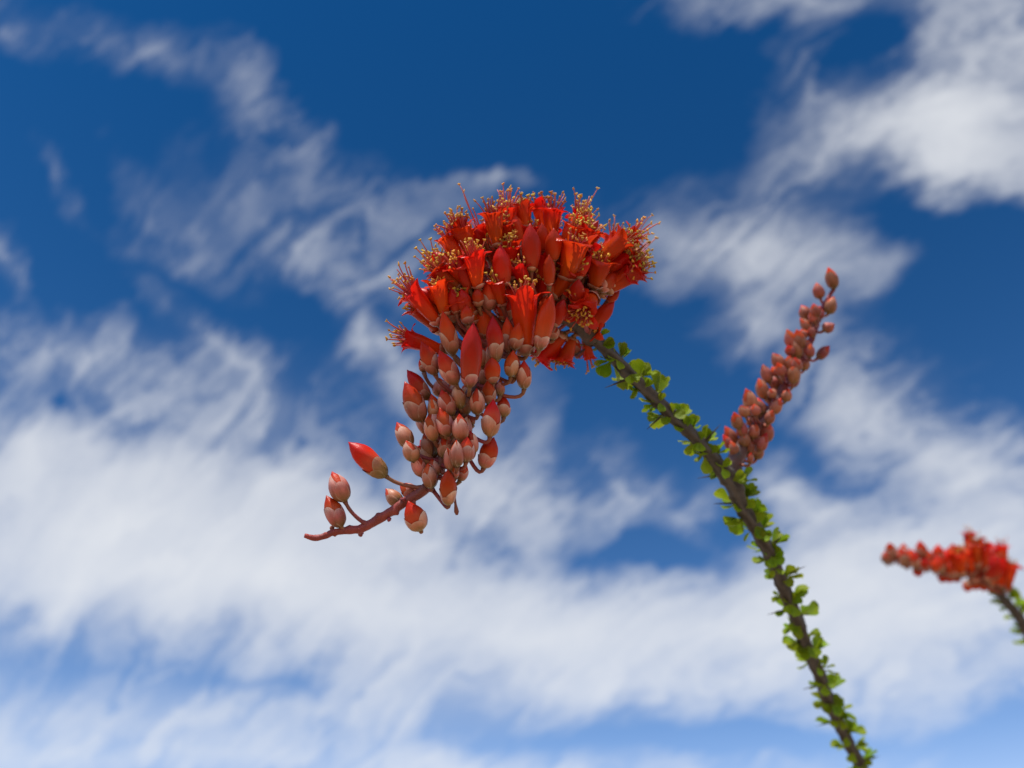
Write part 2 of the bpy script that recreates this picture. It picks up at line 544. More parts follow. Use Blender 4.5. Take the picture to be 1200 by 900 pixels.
# ------------------------------------------------------------------ ground
gv, gf = [Vector((0, 0, 0))], []
RINGS = [1, 2.5, 6, 15, 40, 110, 300, 900, 3000, 9000]
for r in RINGS:
    for k in range(48):
        a = 2 * math.pi * k / 48
        p = Vector((math.cos(a) * r, math.sin(a) * r, 0))
        p.z = 0.05 * min(r / 6, 1) * noise.noise(p * 0.4) if 1 < r < 300 else 0.0
        gv.append(p)
for k in range(48):
    gf.append((0, 1 + k, 1 + (k + 1) % 48))
for i in range(len(RINGS) - 1):
    for k in range(48):
        k2 = (k + 1) % 48
        gf.append((1 + i * 48 + k, 1 + (i + 1) * 48 + k, 1 + (i + 1) * 48 + k2, 1 + i * 48 + k2))
ground = obj("ground", mesh("ground", gv, gf, [ground_material()]))
ground["kind"] = "structure"


# ------------------------------------------------------------------ organs
PROF_BUD = [(0, .22), (.05, .50), (.13, .76), (.25, .93), (.40, 1.0), (.55, .95), (.68, .80), (.80, .56), (.90, .29), (.97, .09), (1, .015)]
PROF_LONG = [(0, .22), (.04, .46), (.10, .66), (.20, .82), (.36, .95), (.50, 1.0), (.62, .95), (.74, .78), (.85, .50), (.95, .17), (1, .015)]


def bud_corolla(L, Wd, red, seed, sides=20, rings=14):
    """the folded petals of a closed bud: a pointed body with five soft spiral folds"""
    r_ = random.Random(seed)
    prof = PROF_LONG if red > 0.5 else PROF_BUD
    verts, faces, along = [], [], []
    ph = r_.uniform(0, 6.28)
    bend = Vector((r_.uniform(-1, 1), r_.uniform(-1, 1), 0)) * L * 0.07
    for i in range(rings + 1):
        t = i / rings
        t = t ** 0.9
        r = lerp_table(prof, t) * Wd / 2 * 0.965
        for k in range(sides):
            a = 2 * math.pi * k / sides
            fold = 0.12 * abs(math.sin(2.5 * (a + ph + t * 1.3))) ** .8 - 0.07
            rr = r * (1 + fold * min(1, t * 2.2) + .07 * noise.noise(Vector((math.cos(a) * .9, math.sin(a) * .9, t * 2 + seed))))
            verts.append(Vector((math.cos(a) * rr, math.sin(a) * rr, t * L)) + bend * t * t)
            along.append(max(0.0, (t - (1 - red)) / max(red, .05)))
    for i in range(rings):
        for k in range(sides):
            k2 = (k + 1) % sides
            faces.append((i * sides + k, i * sides + k2, (i + 1) * sides + k2, (i + 1) * sides + k))
    faces.append(tuple(range(sides))[::-1])
    faces.append(tuple(rings * sides + k for k in range(sides)))
    return verts, faces, along, bend


def calyx_shells(L, Wd, red, seed, prof, bend=Vector((0, 0, 0)), na=8, nz=9):
    """five overlapping rounded sepals wrapped round the lower part of the bud"""
    r_ = random.Random(seed + 5)
    verts, faces, along, margin = [], [], [], []
    ph = r_.uniform(0, 6.28)
    jag = [r_.random() for _ in range(5)]
    for s in range(5):
        mid = ph + s * 2 * math.pi * 2 / 5 + r_.uniform(-.15, .15)
        half = (0.95 if s < 2 else 1.2) * r_.uniform(.92, 1.08)
        top = (1 - red) * (r_.uniform(.62, .85) if s < 2 else r_.uniform(.96, 1.06))
        top = min(top, 0.975)
        off = (4 - s) * 0.008 + 0.010
        b = len(verts)
        for i in range(nz + 1):
            f = i / nz
            for k in range(na + 1):
                u = 2 * k / na - 1
                edge = 1 - (0.30 + 0.22 * jag[s]) * abs(u) ** (1.7 + jag[s])
                t = top * edge * f
                w = half * (0.55 + 0.45 * math.sin(min(1, f * 1.5) * math.pi / 2)) * (1 - 0.18 * f * f)
                a = mid + u * w
                swell = off + 0.02 * (1 - u * u)
                lift = 0.0 if f < 1 else 0.012
                r = (lerp_table(prof, t) + swell * min(1, t * 8 + .2) + lift) * Wd / 2 * (1 + .10 * noise.noise(Vector((math.cos(a) * .9, math.sin(a) * .9, t * 2 + seed))) + .018 * math.sin(u * 9 + seed))
                verts.append(Vector((math.cos(a) * r, math.sin(a) * r, t * L)) + bend * t * t)
                along.append(.96 * t / max(.05, 1 - red) * (.93 + .07 * f))
                mg = max(abs(u) ** 12, f ** 10)
                margin.append(0.42 * mg)
        for i in range(nz):
            for k in range(na):
                q = b + i * (na + 1) + k
                faces.append((q, q + 1, q + na + 2, q + na + 1))
    return verts, faces, along, margin


def stalk_mesh(p_from, p_to, d_end, inv, r0, r1, seed, knob=True):
    """a curved stalk from its node to the foot of the organ, in the organ's own frame"""
    r_ = random.Random(seed)
    D = (p_to - p_from).length
    c1 = p_from + (p_to - p_from) * 0.4 + Vector((r_.uniform(-1, 1), r_.uniform(-1, 1), r_.uniform(-1.5, .2))) * D * 0.10
    c2 = p_to - d_end * D * 0.38
    path = []
    n = 9
    for i in range(n + 1):
        t = i / n
        p = p_from * (1 - t) ** 3 + c1 * 3 * t * (1 - t) ** 2 + c2 * 3 * t * t * (1 - t) + p_to * t ** 3
        r = r0 * (1 - t) + r1 * t
        if t < 0.12:
            r *= 1.6
        if t > 0.9:
            r *= 1.5
        path.append((inv @ p, r))
    v, f = [], []
    tube(path, 8, v, f, rough=0.12, seed=seed)
    al = [min(1, (i // 8) / n) for i in range(len(v))]
    return v, f, al


def add_bud(root, base, tip, width, red, node, seed, sepal=None, stalk_r=0.00062, lod=1.0):
    axis = tip - base
    L = axis.length
    mw = Matrix.Translation(base) @ frame_z(axis, random.Random(seed).uniform(0, 6.28))
    local = Matrix.Translation(-root.location) @ mw
    sides, rings = (20, 14) if lod >= 1 else (12, 8)
    v, f, al, bend = bud_corolla(L, width, red, seed, sides, rings)
    o = obj("bud", mesh("bud", v, f, [MAT_BUDTIP], attr={"along": al}), root, local)
    prof = PROF_LONG if red > 0.5 else PROF_BUD
    v, f, al, mg = calyx_shells(L, width, red, seed, prof, bend, *((8, 9) if lod >= 1 else (5, 5)))
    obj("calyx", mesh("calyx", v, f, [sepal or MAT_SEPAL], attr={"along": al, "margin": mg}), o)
    if node is not None:
        v, f, al = stalk_mesh(node, base + axis * 0.02, axis.normalized(), mw.inverted(), stalk_r * 1.1, stalk_r, seed)
        obj("stalk", mesh("stalk", v, f, [MAT_STALK], attr={"along": al}), o)
    return o


def flower_corolla(L, Wd, seed, flare=1.0, curl=1.0, sides=25, rings=9):
    """tube of five fused petals with five rounded lobes rolled back at the mouth"""
    r_ = random.Random(seed)
    verts, faces, along = [], [], []
    TAB = [(0, .34), (.1, .52), (.3, .66), (.55, .80), (.8, .95), (1, 1.0)]
    bend = Vector((r_.uniform(-1, 1), r_.uniform(-1, 1), 0)) * L * 0.06
    for i in range(rings + 1):
        t = i / rings
        r = lerp_table(TAB, t) * Wd / 2 * 0.8
        for k in range(sides):
            a = 2 * math.pi * k / sides
            rr = r * (1 + 0.05 * math.cos(5 * a) * t)
            verts.append(Vector((math.cos(a) * rr, math.sin(a) * rr, t * L)) + bend * t * t)
            along.append(0.1 + 0.55 * t)
    for i in range(rings):
        for k in range(sides):
            k2 = (k + 1) % sides
            faces.append((i * sides + k, i * sides + k2, (i + 1) * sides + k2, (i + 1) * sides + k))
    R0 = Wd / 2 * 0.8
    nu, nv = 8, 9
    r_cup = [r_.uniform(-.6, 1.2) for _ in range(5)]
    for s in range(5):
        mid = s * 2 * math.pi / 5
        ll = Wd * r_.uniform(.42, .58)
        cu = curl * r_.choice((.8, 1.3, 1.9, 2.4, 2.9)) * r_.uniform(.85, 1.15)
        tw = r_.uniform(-.3, .3)
        b = len(verts)
        for j in range(nv + 1):
            f = j / nv
            # roll back along an arc
            th = cu * f
            rad = ll / cu
            dz = math.sin(th) * rad
            dr = (1 - math.cos(th)) * rad * flare
            wid = (2 * math.pi / 5) * R0 * 0.53 * (math.sqrt(max(0, 1 - (f * 0.98) ** 3.2)) * (1 + .25 * math.sin(f * 3.1)))
            for k in range(nu + 1):
                u = 2 * k / nu - 1
                a = mid + u * wid / (R0 + dr * .55) * 1.0 + tw * f * .4
                rr = R0 * (1 + 0.05 * math.cos(5 * (a - mid))) + dr - (.04 + .14 * r_cup[s]) * Wd * f * (u * u - .3) + .03 * Wd * f * math.sin(u * 4 + s * 2.1 + seed)
                verts.append(Vector((math.cos(a) * rr, math.sin(a) * rr, L + dz - 0.0002 * (1 - f))) + bend)
                along.append(0.62 + 0.2 * f)
        for j in range(nv):
            for k in range(nu):
                q = b + j * (nu + 1) + k
                faces.append((q, q + 1, q + nu + 2, q + nu + 1))
    return verts, faces, along, bend


def stamen_mesh(L, Wd, seed, n, reach, spread, up_local, wild=0.0, bend=Vector((0, 0, 0)), bare=0.12):
    r_ = random.Random(seed + 11)
    verts, faces, along, mi = [], [], [], []
    for s in range(n):
        a = 2 * math.pi * (s + r_.uniform(-.3, .3)) / n
        d = Vector((math.cos(a), math.sin(a), 0))
        p0 = d * Wd * 0.16 + Vector((0, 0, L * .72)) + bend * .6
        ext = reach * r_.uniform(.5, 1.2)
        out_ = spread * r_.uniform(.1, 1.3)
        p3 = d * (Wd * .16 + ext * out_ * .7) + Vector((0, 0, L + ext)) + bend
        p3 += up_local * ext * r_.uniform(.0, .3)
        p3 += Vector((r_.gauss(0, 1), r_.gauss(0, 1), r_.gauss(0, 1))) * ext * (.15 + wild)
        p1 = p0 + Vector((0, 0, L * .28 + ext * .35)) + d * ext * out_ * .1
        p2 = p3 - (Vector((0, 0, 1)) * .3 + d * out_ * .5).normalized() * ext * .3 + Vector((r_.gauss(0, 1), r_.gauss(0, 1), 0)) * ext * .06
        path = []
        m = 7
        rr = 0.00023 * r_.uniform(.8, 1.25)
        for i in range(m + 1):
            t = i / m
            p = p0 * (1 - t) ** 3 + p1 * 3 * t * (1 - t) ** 2 + p2 * 3 * t * t * (1 - t) + p3 * t ** 3
            path.append((p, rr * (1.25 - .5 * t)))
        b, fb = len(verts), len(faces)
        tube(path, 5, verts, faces)
        along += [(i // 5) / m for i in range(len(verts) - b)]
        mi += [0] * (len(faces) - fb)
        if r_.random() < bare:
            continue
        # the anther: a short bean across the tip of the filament
        ax = Vector((r_.gauss(0, 1), r_.gauss(0, 1), r_.gauss(0, .6))).normalized()
        al_, aw = 0.0013 * r_.uniform(.7, 1.25), 0.00038 * r_.uniform(.8, 1.3)
        b, fb = len(verts), len(faces)
        pts = []
        for i in range(6):
            t = i / 5
            pts.append((p3 + ax * al_ * (t - .5) * 2 * .5 + Vector((0, 0, 1)) * al_ * .25 * (t - .5) ** 2 * 4, aw * max(.25, math.sin(math.pi * (t * .84 + .08)))))
        tube(pts, 6, verts, faces, rough=.25, seed=s)
        along += [r_.uniform(.2, .9)] * (len(verts) - b)
        mi += [1] * (len(faces) - fb)
    return verts, faces, along, mi


def add_flower(root, base, mouth, width, node, seed, n_st=12, reach=1.0, spread=.55, calyx=.22, curl=1.0, wild=0.0, bare=.12):
    axis = mouth - base
    L = axis.length
    mw = Matrix.Translation(base) @ frame_z(axis, random.Random(seed).uniform(0, 6.28))
    local = Matrix.Translation(-root.location) @ mw
    v, f, al, bend = flower_corolla(L, width, seed, curl=curl)
    o = obj("flower", mesh("flower", v, f, [MAT_COROLLA], attr={"along": al}), root, local)
    prof = [(0, .26), (.06, .48), (.15, .58), (.35, .64), (1, .8)]
    v, f, al, mg = calyx_shells(L, width, 1 - calyx, seed, prof, Vector((0, 0, 0)), 6, 5)
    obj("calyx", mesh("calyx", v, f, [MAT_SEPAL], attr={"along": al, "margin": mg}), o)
    up_local = (mw.to_3x3().inverted() @ UP)
    n_st = int(n_st * 1.9) if n_st > 6 else n_st
    v, f, al, mi = stamen_mesh(L, width, seed, n_st, L * .75 * reach, spread, up_local, wild, bend, bare)
    obj("stamen_tuft", mesh("stamen_tuft", v, f, [MAT_FILAMENT, MAT_ANTHER], mat_idx=mi, attr={"along": al}), o)
    if node is not None:
        v, f, al = stalk_mesh(node, base + axis * .02, axis.normalized(), mw.inverted(), .0009, .0008, seed)
        obj("stalk", mesh("stalk", v, f, [MAT_STALK], attr={"along": al}), o)
    return o


# leaves: a few shapes shared by every leaf
def leaf_mesh(seed):
    r_ = random.Random(seed)
    verts, faces, along = [], [], []
    nu, nv = 6, 9
    cup = r_.uniform(.10, .32)
    arch = r_.uniform(-.25, .35)
    notch = r_.uniform(0, .10)
    for j in range(nv + 1):
        f = j / nv
        w = 0.52 * (math.sin(math.pi * min(1, f ** 1.3 * .94 + .02)) ** .62) * (0.25 + .80 * f) + .012
        if j == nv:
            w = .16
        for k in range(nu + 1):
            u = 2 * k / nu - 1
            y = f - notch * (1 - abs(u)) * max(0, f - .75) * 4
            z = cup * u * u * w * 1.6 + arch * f * f * .5 + .05 * math.sin(u * 5 + f * 7 + seed) * f
            verts.append((u * w * (1 + .05 * math.sin(f * 9 + seed)), y, z))
            along.append(f)
    for j in range(nv):
        for k in range(nu):
            q = j * (nu + 1) + k
            faces.append((q, q + 1, q + nu + 2, q + nu + 1))
    return mesh("leaf", verts, faces, [MAT_LEAF], attr={"along": along})


LEAVES = [leaf_mesh(s) for s in range(7)]


def add_leaf(root, p, direction, normal, size, seed):
    r_ = random.Random(seed)
    y = direction.normalized()
    z = (normal - y * normal.dot(y))
    if z.length < 1e-4:
        z = y.orthogonal()
    z.normalize()
    x = y.cross(z)
    R = Matrix((x, y, z)).transposed().to_4x4()
    s = Matrix.Diagonal((size * r_.uniform(.85, 1.2), size, size, 1))
    return obj("leaf", LEAVES[r_.randrange(len(LEAVES))], root, Matrix.Translation(p - root.location) @ R @ s)


def leaf_cluster(root, stem_p, outward, along_dir, size, seed, n=None):
    """a small fascicle of leaves springing from one node"""
    r_ = random.Random(seed)
    n = n or r_.choice((3, 3, 4, 4))
    out = outward.normalized()
    side = out.cross(along_dir).normalized()
    for i in range(n):
        a = (i - (n - 1) / 2) * r_.uniform(.55, .8) + r_.uniform(-.2, .2)
        d = out * math.cos(a) + along_dir * math.sin(a) + side * r_.uniform(-.45, .45)
        d = d + Vector((0, 0, .25))
        nrm = Vector((r_.uniform(-.6, .6), r_.uniform(-1.6, .0), .8))
        add_leaf(root, stem_p + along_dir * r_.uniform(-.0015, .0015), d, nrm, size * r_.uniform(.65, 1.12), seed * 17 + i)


def cane_mesh(pts, n, sides, seed):
    path = catmull(pts, n)
    furrow = []
    v, f = [], []
    store = {}
    s_acc = [0.0]
    for i in range(1, len(path)):
        s_acc.append(s_acc[-1] + (path[i][0] - path[i - 1][0]).length)

    def ridge(i, a, p):
        s = s_acc[i]
        h = math.sin(5 * a + s * 90 + 2.2 * noise.noise(p * 60 + Vector((seed, 3, 1))))
        g = noise.noise(Vector((math.cos(a) * 1.7, math.sin(a) * 1.7, s * 130 + seed)))
        furrow.append(max(0, min(1, .5 + .55 * h * .6 + g * .6)))
        return .10 * h + .15 * g + .16 * max(0, math.sin(s * 2 * math.pi / .011 + 2 * math.sin(a))) ** 3
    path = [(p + noise.noise_vector(p * 55 + Vector((seed, 0, 0))) * min(.0011, r * .28), r) for p, r in path]
    tube([(p, r) for p, r in path], sides, v, f, ridge=ridge)
    return mesh("stem", v, f, [MAT_BARK], attr={"furrow": furrow}), path


def spine(root, p, d, length, seed):
    v, f = [], []
    tube([(p - root.location, .0007), (p + d * length * .5 - root.location, .00042), (p + d * length - root.location, .00008)], 6, v, f)
    al = [0.5] * len(v)
    me = mesh("spine", v, f, [MAT_BARK], attr={"furrow": [.3] * len(v)})
    return obj("spine", me, root)


# ------------------------------------------------------------------ the blooming branch
D0 = 0.327
RACHIS = [(357, 627.5, .3175, .00072), (368.5, 630.5, .3185, .00095), (381, 628, .3195, .00100), (392, 623.5, .3205, .00105), (414, 621, .3215, .00125), (424, 619, .322, .00140), (443, 609, .3235, .00145),
          (462, 597, .3245, .00150), (474, 588.5, .325, .00155), (498, 573, .3265, .0017),
          (515, 548, .328, .0018), (528, 515, .330, .0019), (542, 482, .333, .0020), (560, 448, .337, .0021), (582, 415, .342, .0023),
          (608, 385, .348, .0025), (640, 368, .355, .0028), (672, 375, .362, .0032), (695, 396, .368, .0036)]
STEM = [(688, 388, .366, .0036), (704, 404, .370, .0037), (730, 430, .378, .0038), (765, 464, .390, .0039), (800, 500, .402, .0040),
        (832, 532, .413, .0043), (856, 562, .422, .0052), (868, 588, .430, .0046), (884, 618, .440, .0043), (906, 658, .456, .0043), (927, 712, .480, .0044),
        (949, 764, .506, .0045), (970, 818, .534, .0046), (992, 866, .562, .0047), (1016, 912, .592, .0048), (1046, 985, .630, .0050)]
stem_pts = [(at(x, y, d), r * (.62 if y < 540 else .68)) for x, y, d, r in STEM]
endp = stem_pts[-1][0]
foot = Vector((endp.x + 0.16, endp.y + 0.36, 0.0))
for t, r in ((.2, .0055), (.45, .0075), (.75, .011), (1.0, .016)):
    p = endp.lerp(foot, t)
    p.x -= .05 * math.sin(t * math.pi) * -1
    p.y -= .05 * math.sin(t * math.pi)
    if t == 1.0:
        p.z = -0.03
    stem_pts.append((p, r))

branch = bpy.data.objects.new("ocotillo_branch", None)
scene.collection.objects.link(branch)
branch.location = (foot.x, foot.y, 0)
branch["label"] = "leafy ocotillo branch with the big red orange flower head and a pink bud spike"
branch["category"] = "ocotillo"
branch["group"] = "ocotillo branches against the sky"

stem_me, stem_path = cane_mesh(stem_pts, 22, 26, 4.0)
for v in stem_me.vertices:
    v.co -= branch.location
stem_obj = obj("stem", stem_me, branch)

rach_pts = [(at(x, y, d), r) for x, y, d, r in RACHIS]
rach_path = catmull(rach_pts, 10)
v, f = [], []
NODE_T = [.06, .115, .165, .21, .26, .30, .34, .39, .44, .5, .55, .6, .66, .72, .78, .84, .9]


def rach_ridge(i, a, p):
    t = i / (len(rach_path) - 1)
    b = 0.0
    for k, nt in enumerate(NODE_T):
        c = math.cos(a - k * 2.4)
        b += 0.55 * math.exp(-((t - nt) / .008) ** 2) * max(0, c) ** 2
    return b + .10 * noise.noise(p * 700 + Vector((math.cos(a), math.sin(a), 0)))


tube(rach_path, 14, v, f, ridge=rach_ridge)
al = [max(0.0, 1 - 1.25 * (i // 14) / (len(rach_path) - 1)) for i in range(len(v))]
obj("flower_stalk", mesh("flower_stalk", [p - branch.location for p in v], f, [MAT_RACHIS], attr={"along": al}), branch)


def nearest_node(path, px, py, lag=0.0):
    """point of a stalk's path whose place in view is nearest, shifted a little towards the foot"""
    target = at(px, py, D0)
    best, bi = 1e9, 0
    for i, (p, r) in enumerate(path):
        q = p - CAM
        dd = q.dot(FWD)
        x, y = 600 + q.dot(RIGHT) / dd * FPX, 450 - q.dot(UP) / dd * FPX
        d = (x - px) ** 2 + (y - py) ** 2
        if d < best:
            best, bi = d, i
    return path[bi][0], bi


ZA, ZB, ZC, ZD = ((450, 420), 6.667), ((450, 500), 6.667), ((350, 500), 6.43), ((450, 320), 6.667)
ZE, ZF, ZG = ((450, 220), 6.667), ((600, 220), 6.667), ((600, 320), 6.667)


def spot(z, x, y):
    return z[0][0] + x / z[1], z[0][1] + y / z[1]


# closed buds: close-up frame, foot, tip, width, share of red, distance in front of (-) or behind the stalk in mm, node on the stalk
BUDS = [
    (ZC, 350, 565, 255, 335, 150, .14, -1, (500, 690)), (ZC, 322, 757, 215, 513, 145, .36, -1, (440, 765)),
    (ZC, 660, 375, 372, 116, 165, .58, 0, (905, 425)), (ZC, 775, 590, 645, 478, 112, .08, 4, (800, 575)),
    (ZC, 890, 530, 765, 422, 112, .32, 3, (900, 545)), (ZC, 920, 785, 828, 558, 165, .42, -3, (880, 590)),
    (ZB, 372, 482, 338, 288, 125, .10, -4, None), (ZB, 505, 612, 487, 333, 135, .54, -6, (400, 490)),
    (ZB, 590, 425, 642, 298, 88, .25, -2, None), (ZB, 556, 400, 560, 300, 62, .05, -6, None),
    (ZA, 205, 695, 92, 497, 130, .24, -1, (420, 800)), (ZA, 238, 805, 185, 637, 128, .08, -4, (300, 930)),
    (ZA, 395, 765, 290, 630, 132, .05, 5, None), (ZA, 375, 825, 270, 735, 115, .05, 8, None),
    (ZA, 395, 642, 328, 447, 112, .15, -5, None), (ZA, 300, 492, 148, 186, 168, .42, -4, (470, 560)),
    (ZA, 355, 318, 162, 106, 122, .58, -1, (560, 380)), (ZA, 402, 472, 372, 313, 95, .06, -3, None),
    (ZA, 512, 455, 448, 243, 125, .20, -5, None), (ZA, 505, 610, 438, 383, 130, .33, -7, None),
    (ZA, 602, 642, 592, 433, 128, .12, -9, None), (ZA, 600, 445, 590, 268, 122, .08, 3, None),
    (ZA, 732, 442, 718, 228, 116, .10, -5, (690, 480)), (ZA, 818, 352, 822, 168, 118, .40, -3, None),
    (ZA, 905, 295, 906, 168, 78, .10, -2, (830, 380)), (ZA, 828, 612, 845, 318, 152, .38, -8, (700, 570)),
    (ZA, 935, 462, 932, 278, 112, .48, 1, (740, 430)), (ZA, 778, 858, 855, 612, 148, .55, -2, (700, 650)),
    (ZA, 640, 808, 656, 610, 128, .30, -10, None), (ZA, 700, 742, 672, 556, 102, .20, -5, None),
    (ZA, 572, 850, 558, 640, 112, .04, -11, None), (ZA, 520, 872, 505, 698, 92, .04, -8, None),
    (ZA, 1095, 240, 1097, 12, 116, .24, -3, (930, 350)), (ZD, 992, 812, 1000, 598, 116, .35, -5, (930, 1010)),
    (ZA, 450, 302, 430, 150, 132, .20, 4, None), (ZA, 690, 525, 690, 448, 44, .10, 0, None),
    (ZD, 668, 895, 682, 383, 176, .78, -13, None), (ZD, 565, 872, 422, 606, 142, .40, -8, None),
    (ZD, 402, 795, 298, 527, 136, .45, -4, None), (ZD, 312, 775, 284, 656, 64, .50, 2, None),
    (ZD, 850, 865, 836, 652, 132, .70, -8, None), (ZD, 872, 692, 860, 333, 138, .56, -11, None),
    (ZD, 985, 622, 945, 343, 108, .45, -7, None), (ZD, 772, 732, 745, 556, 102, .25, -5, None),
    (ZD, 545, 645, 455, 290, 132, .45, -3, None), (ZD, 792, 495, 732, 368, 76, .03, -7, None),
    (ZD, 820, 295, 815, 46, 132, .45, -9, None), (ZD, 965, 375, 908, 106, 150, .70, -8, None),
    (ZD, 782, 412, 770, 278, 92, .10, -6, None), (ZD, 690, 365, 702, 148, 112, .50, -5, None),
    (ZG, 212, 605, 302, 160, 152, .74, -14, None), (ZG, 330, 420, 412, 200, 122, .85, -9, None),
    (ZD, 565, 390, 508, 78, 132, .80, -6, None), (ZE, 640, 775, 528, 470, 112, .90, -8, None),
    (ZE, 672, 810, 568, 555, 112, .90, -10, None), (ZE, 935, 780, 898, 445, 172, .88, -13, None),
    (ZF, 150, 660, 152, 276, 172, .88, -13, None), (ZE, 995, 310, 935, 136, 112, .9, 4, None),
    (ZE, 1045, 425, 1006, 250, 104, .9, 0, None), (ZE, 888, 352, 848, 230, 80, .9, 3, None),
    (ZE, 828, 372, 776, 260, 80, .9, 4, None), (ZE, 730, 410, 688, 312, 78, .9, 2, None),
    (ZF, 322, 575, 322, 314, 152, .9, -10, None), (ZF, 290, 770, 286, 520, 114, .9, -15, None),
    (ZF, 250, 500, 225, 280, 120, .9, -4, None), (ZG, 490, 240, 522, 40, 132, .85, -9, None),
    (ZG, 620, 430, 792, 216, 132, .9, 3, None), (ZG, 740, 230, 842, 136, 84, .9, 7, None),
    (ZG, 500, 640, 522, 520, 70, .5, 4, None), (ZG, 20, 600, 40, 380, 120, .5, -10, None),
    (ZG, 320, 520, 330, 400, 90, .3, -4, None), (ZG, 20, 820, 10, 600, 110, .4, -5, None),
    (ZD, 640, 310, 600, 125, 118, .8, -11, None), (ZD, 742, 265, 720, 120, 98, .6, -11, None), (ZD, 565, 320, 535, 110, 112, .85, -10, None), (ZD, 655, 405, 640, 245, 108, .5, -12, None),
    (ZA, 560, 330, 520, 180, 110, .2, 7, None), (ZA, 660, 330, 650, 190, 105, .2, 5, None),
    (ZD, 900, 560, 880, 440, 90, .3, 0, None), (ZD, 640, 470, 610, 290, 110, .5, -1, None),
    (ZF, 60, 420, 20, 200, 110, .9, 0, None), (ZF, 420, 560, 440, 330, 110, .9, -4, None),
    (ZF, 560, 700, 600, 480, 100, .9, -1, None), (ZE, 760, 640, 740, 470, 100, .9, -2, None),
]
OLIVE = {2, 12, 13, 45}
for i, (z, bx, by, tx, ty, wd, red, dz, nd) in enumerate(BUDS):
    b2, t2 = spot(z, bx, by), spot(z, tx, ty)
    if nd is not None:
        n2 = spot(z, *nd)
        node, ni = nearest_node(rach_path, *n2)
    else:
        # a node a little further down the stalk than the foot of the bud
        n2 = (b2[0] + (4 if b2[0] < 560 else -4), b2[1] + 10)
        node, ni = nearest_node(rach_path, *n2)
    dloc = (node - CAM).dot(FWD)
    if b2[1] < 400:
        dloc = .350 + (b2[0] - 600) * .00009
    r_ = random.Random(100 + i)
    depth = dloc + dz * .001
    tilt = (-.0025 if dz < -2 else .001) + r_.uniform(-.0015, .0015)
    base, tip = at(*b2, depth), at(*t2, depth + tilt)
    width = wd / z[1] * depth / FPX * (.9 if red > .8 else 1.0)
    if dz < -9 and b2[1] < 440:
        node = node.lerp(base, .25)
    add_bud(branch, base, tip, width, red, node, 300 + i, MAT_SEPAL_DRY if i in OLIVE else None)

for i in range(30):
    r_ = random.Random(1500 + i)
    t = r_.uniform(.53, .76)
    node = rach_path[int(t * (len(rach_path) - 1))][0]
    q = node - CAM
    x, y = 600 + q.dot(RIGHT) / q.dot(FWD) * FPX, 450 - q.dot(UP) / q.dot(FWD) * FPX
    side = r_.uniform(-1, 1)
    depth = q.dot(FWD) + r_.uniform(-.006, .008)
    bx, by = x + side * 26, y + r_.uniform(-14, 10)
    Lp = r_.uniform(21, 31)
    lean = side * .35 - .15 + r_.uniform(-.15, .15)
    base, tip = at(bx, by, depth), at(bx + lean * Lp, by - Lp, depth + r_.uniform(-.002, .002))
    add_bud(branch, base, tip, r_.uniform(.0042, .0052), r_.choice((.06, .1, .15, .25, .4)), node, 1600 + i)

# a spent stalk left hanging, and stubs where buds have dropped
for (z, x0, y0, x1, y1, kn) in ((ZB, 545, 520, 570, 690, 1), (ZC, 770, 545, 800, 548, 0), (ZC, 480, 800, 462, 815, 0), (ZC, 255, 770, 250, 762, 0), (ZC, 660, 680, 688, 705, 0)):
    p0 = at(*spot(z, x0, y0), .324)
    p1 = at(*spot(z, x1, y1), .3225)
    v, f = [], []
    tube([(p0 - branch.location, .0005), (p0.lerp(p1, .5) - branch.location, .00045), (p0.lerp(p1, .85) - branch.location, .0008), (p1 - branch.location, .0004)], 8, v, f, rough=.3)
    obj("stalk_stub", mesh("stalk_stub", v, f, [MAT_STALK], attr={"along": [.6] * len(v)}), branch)

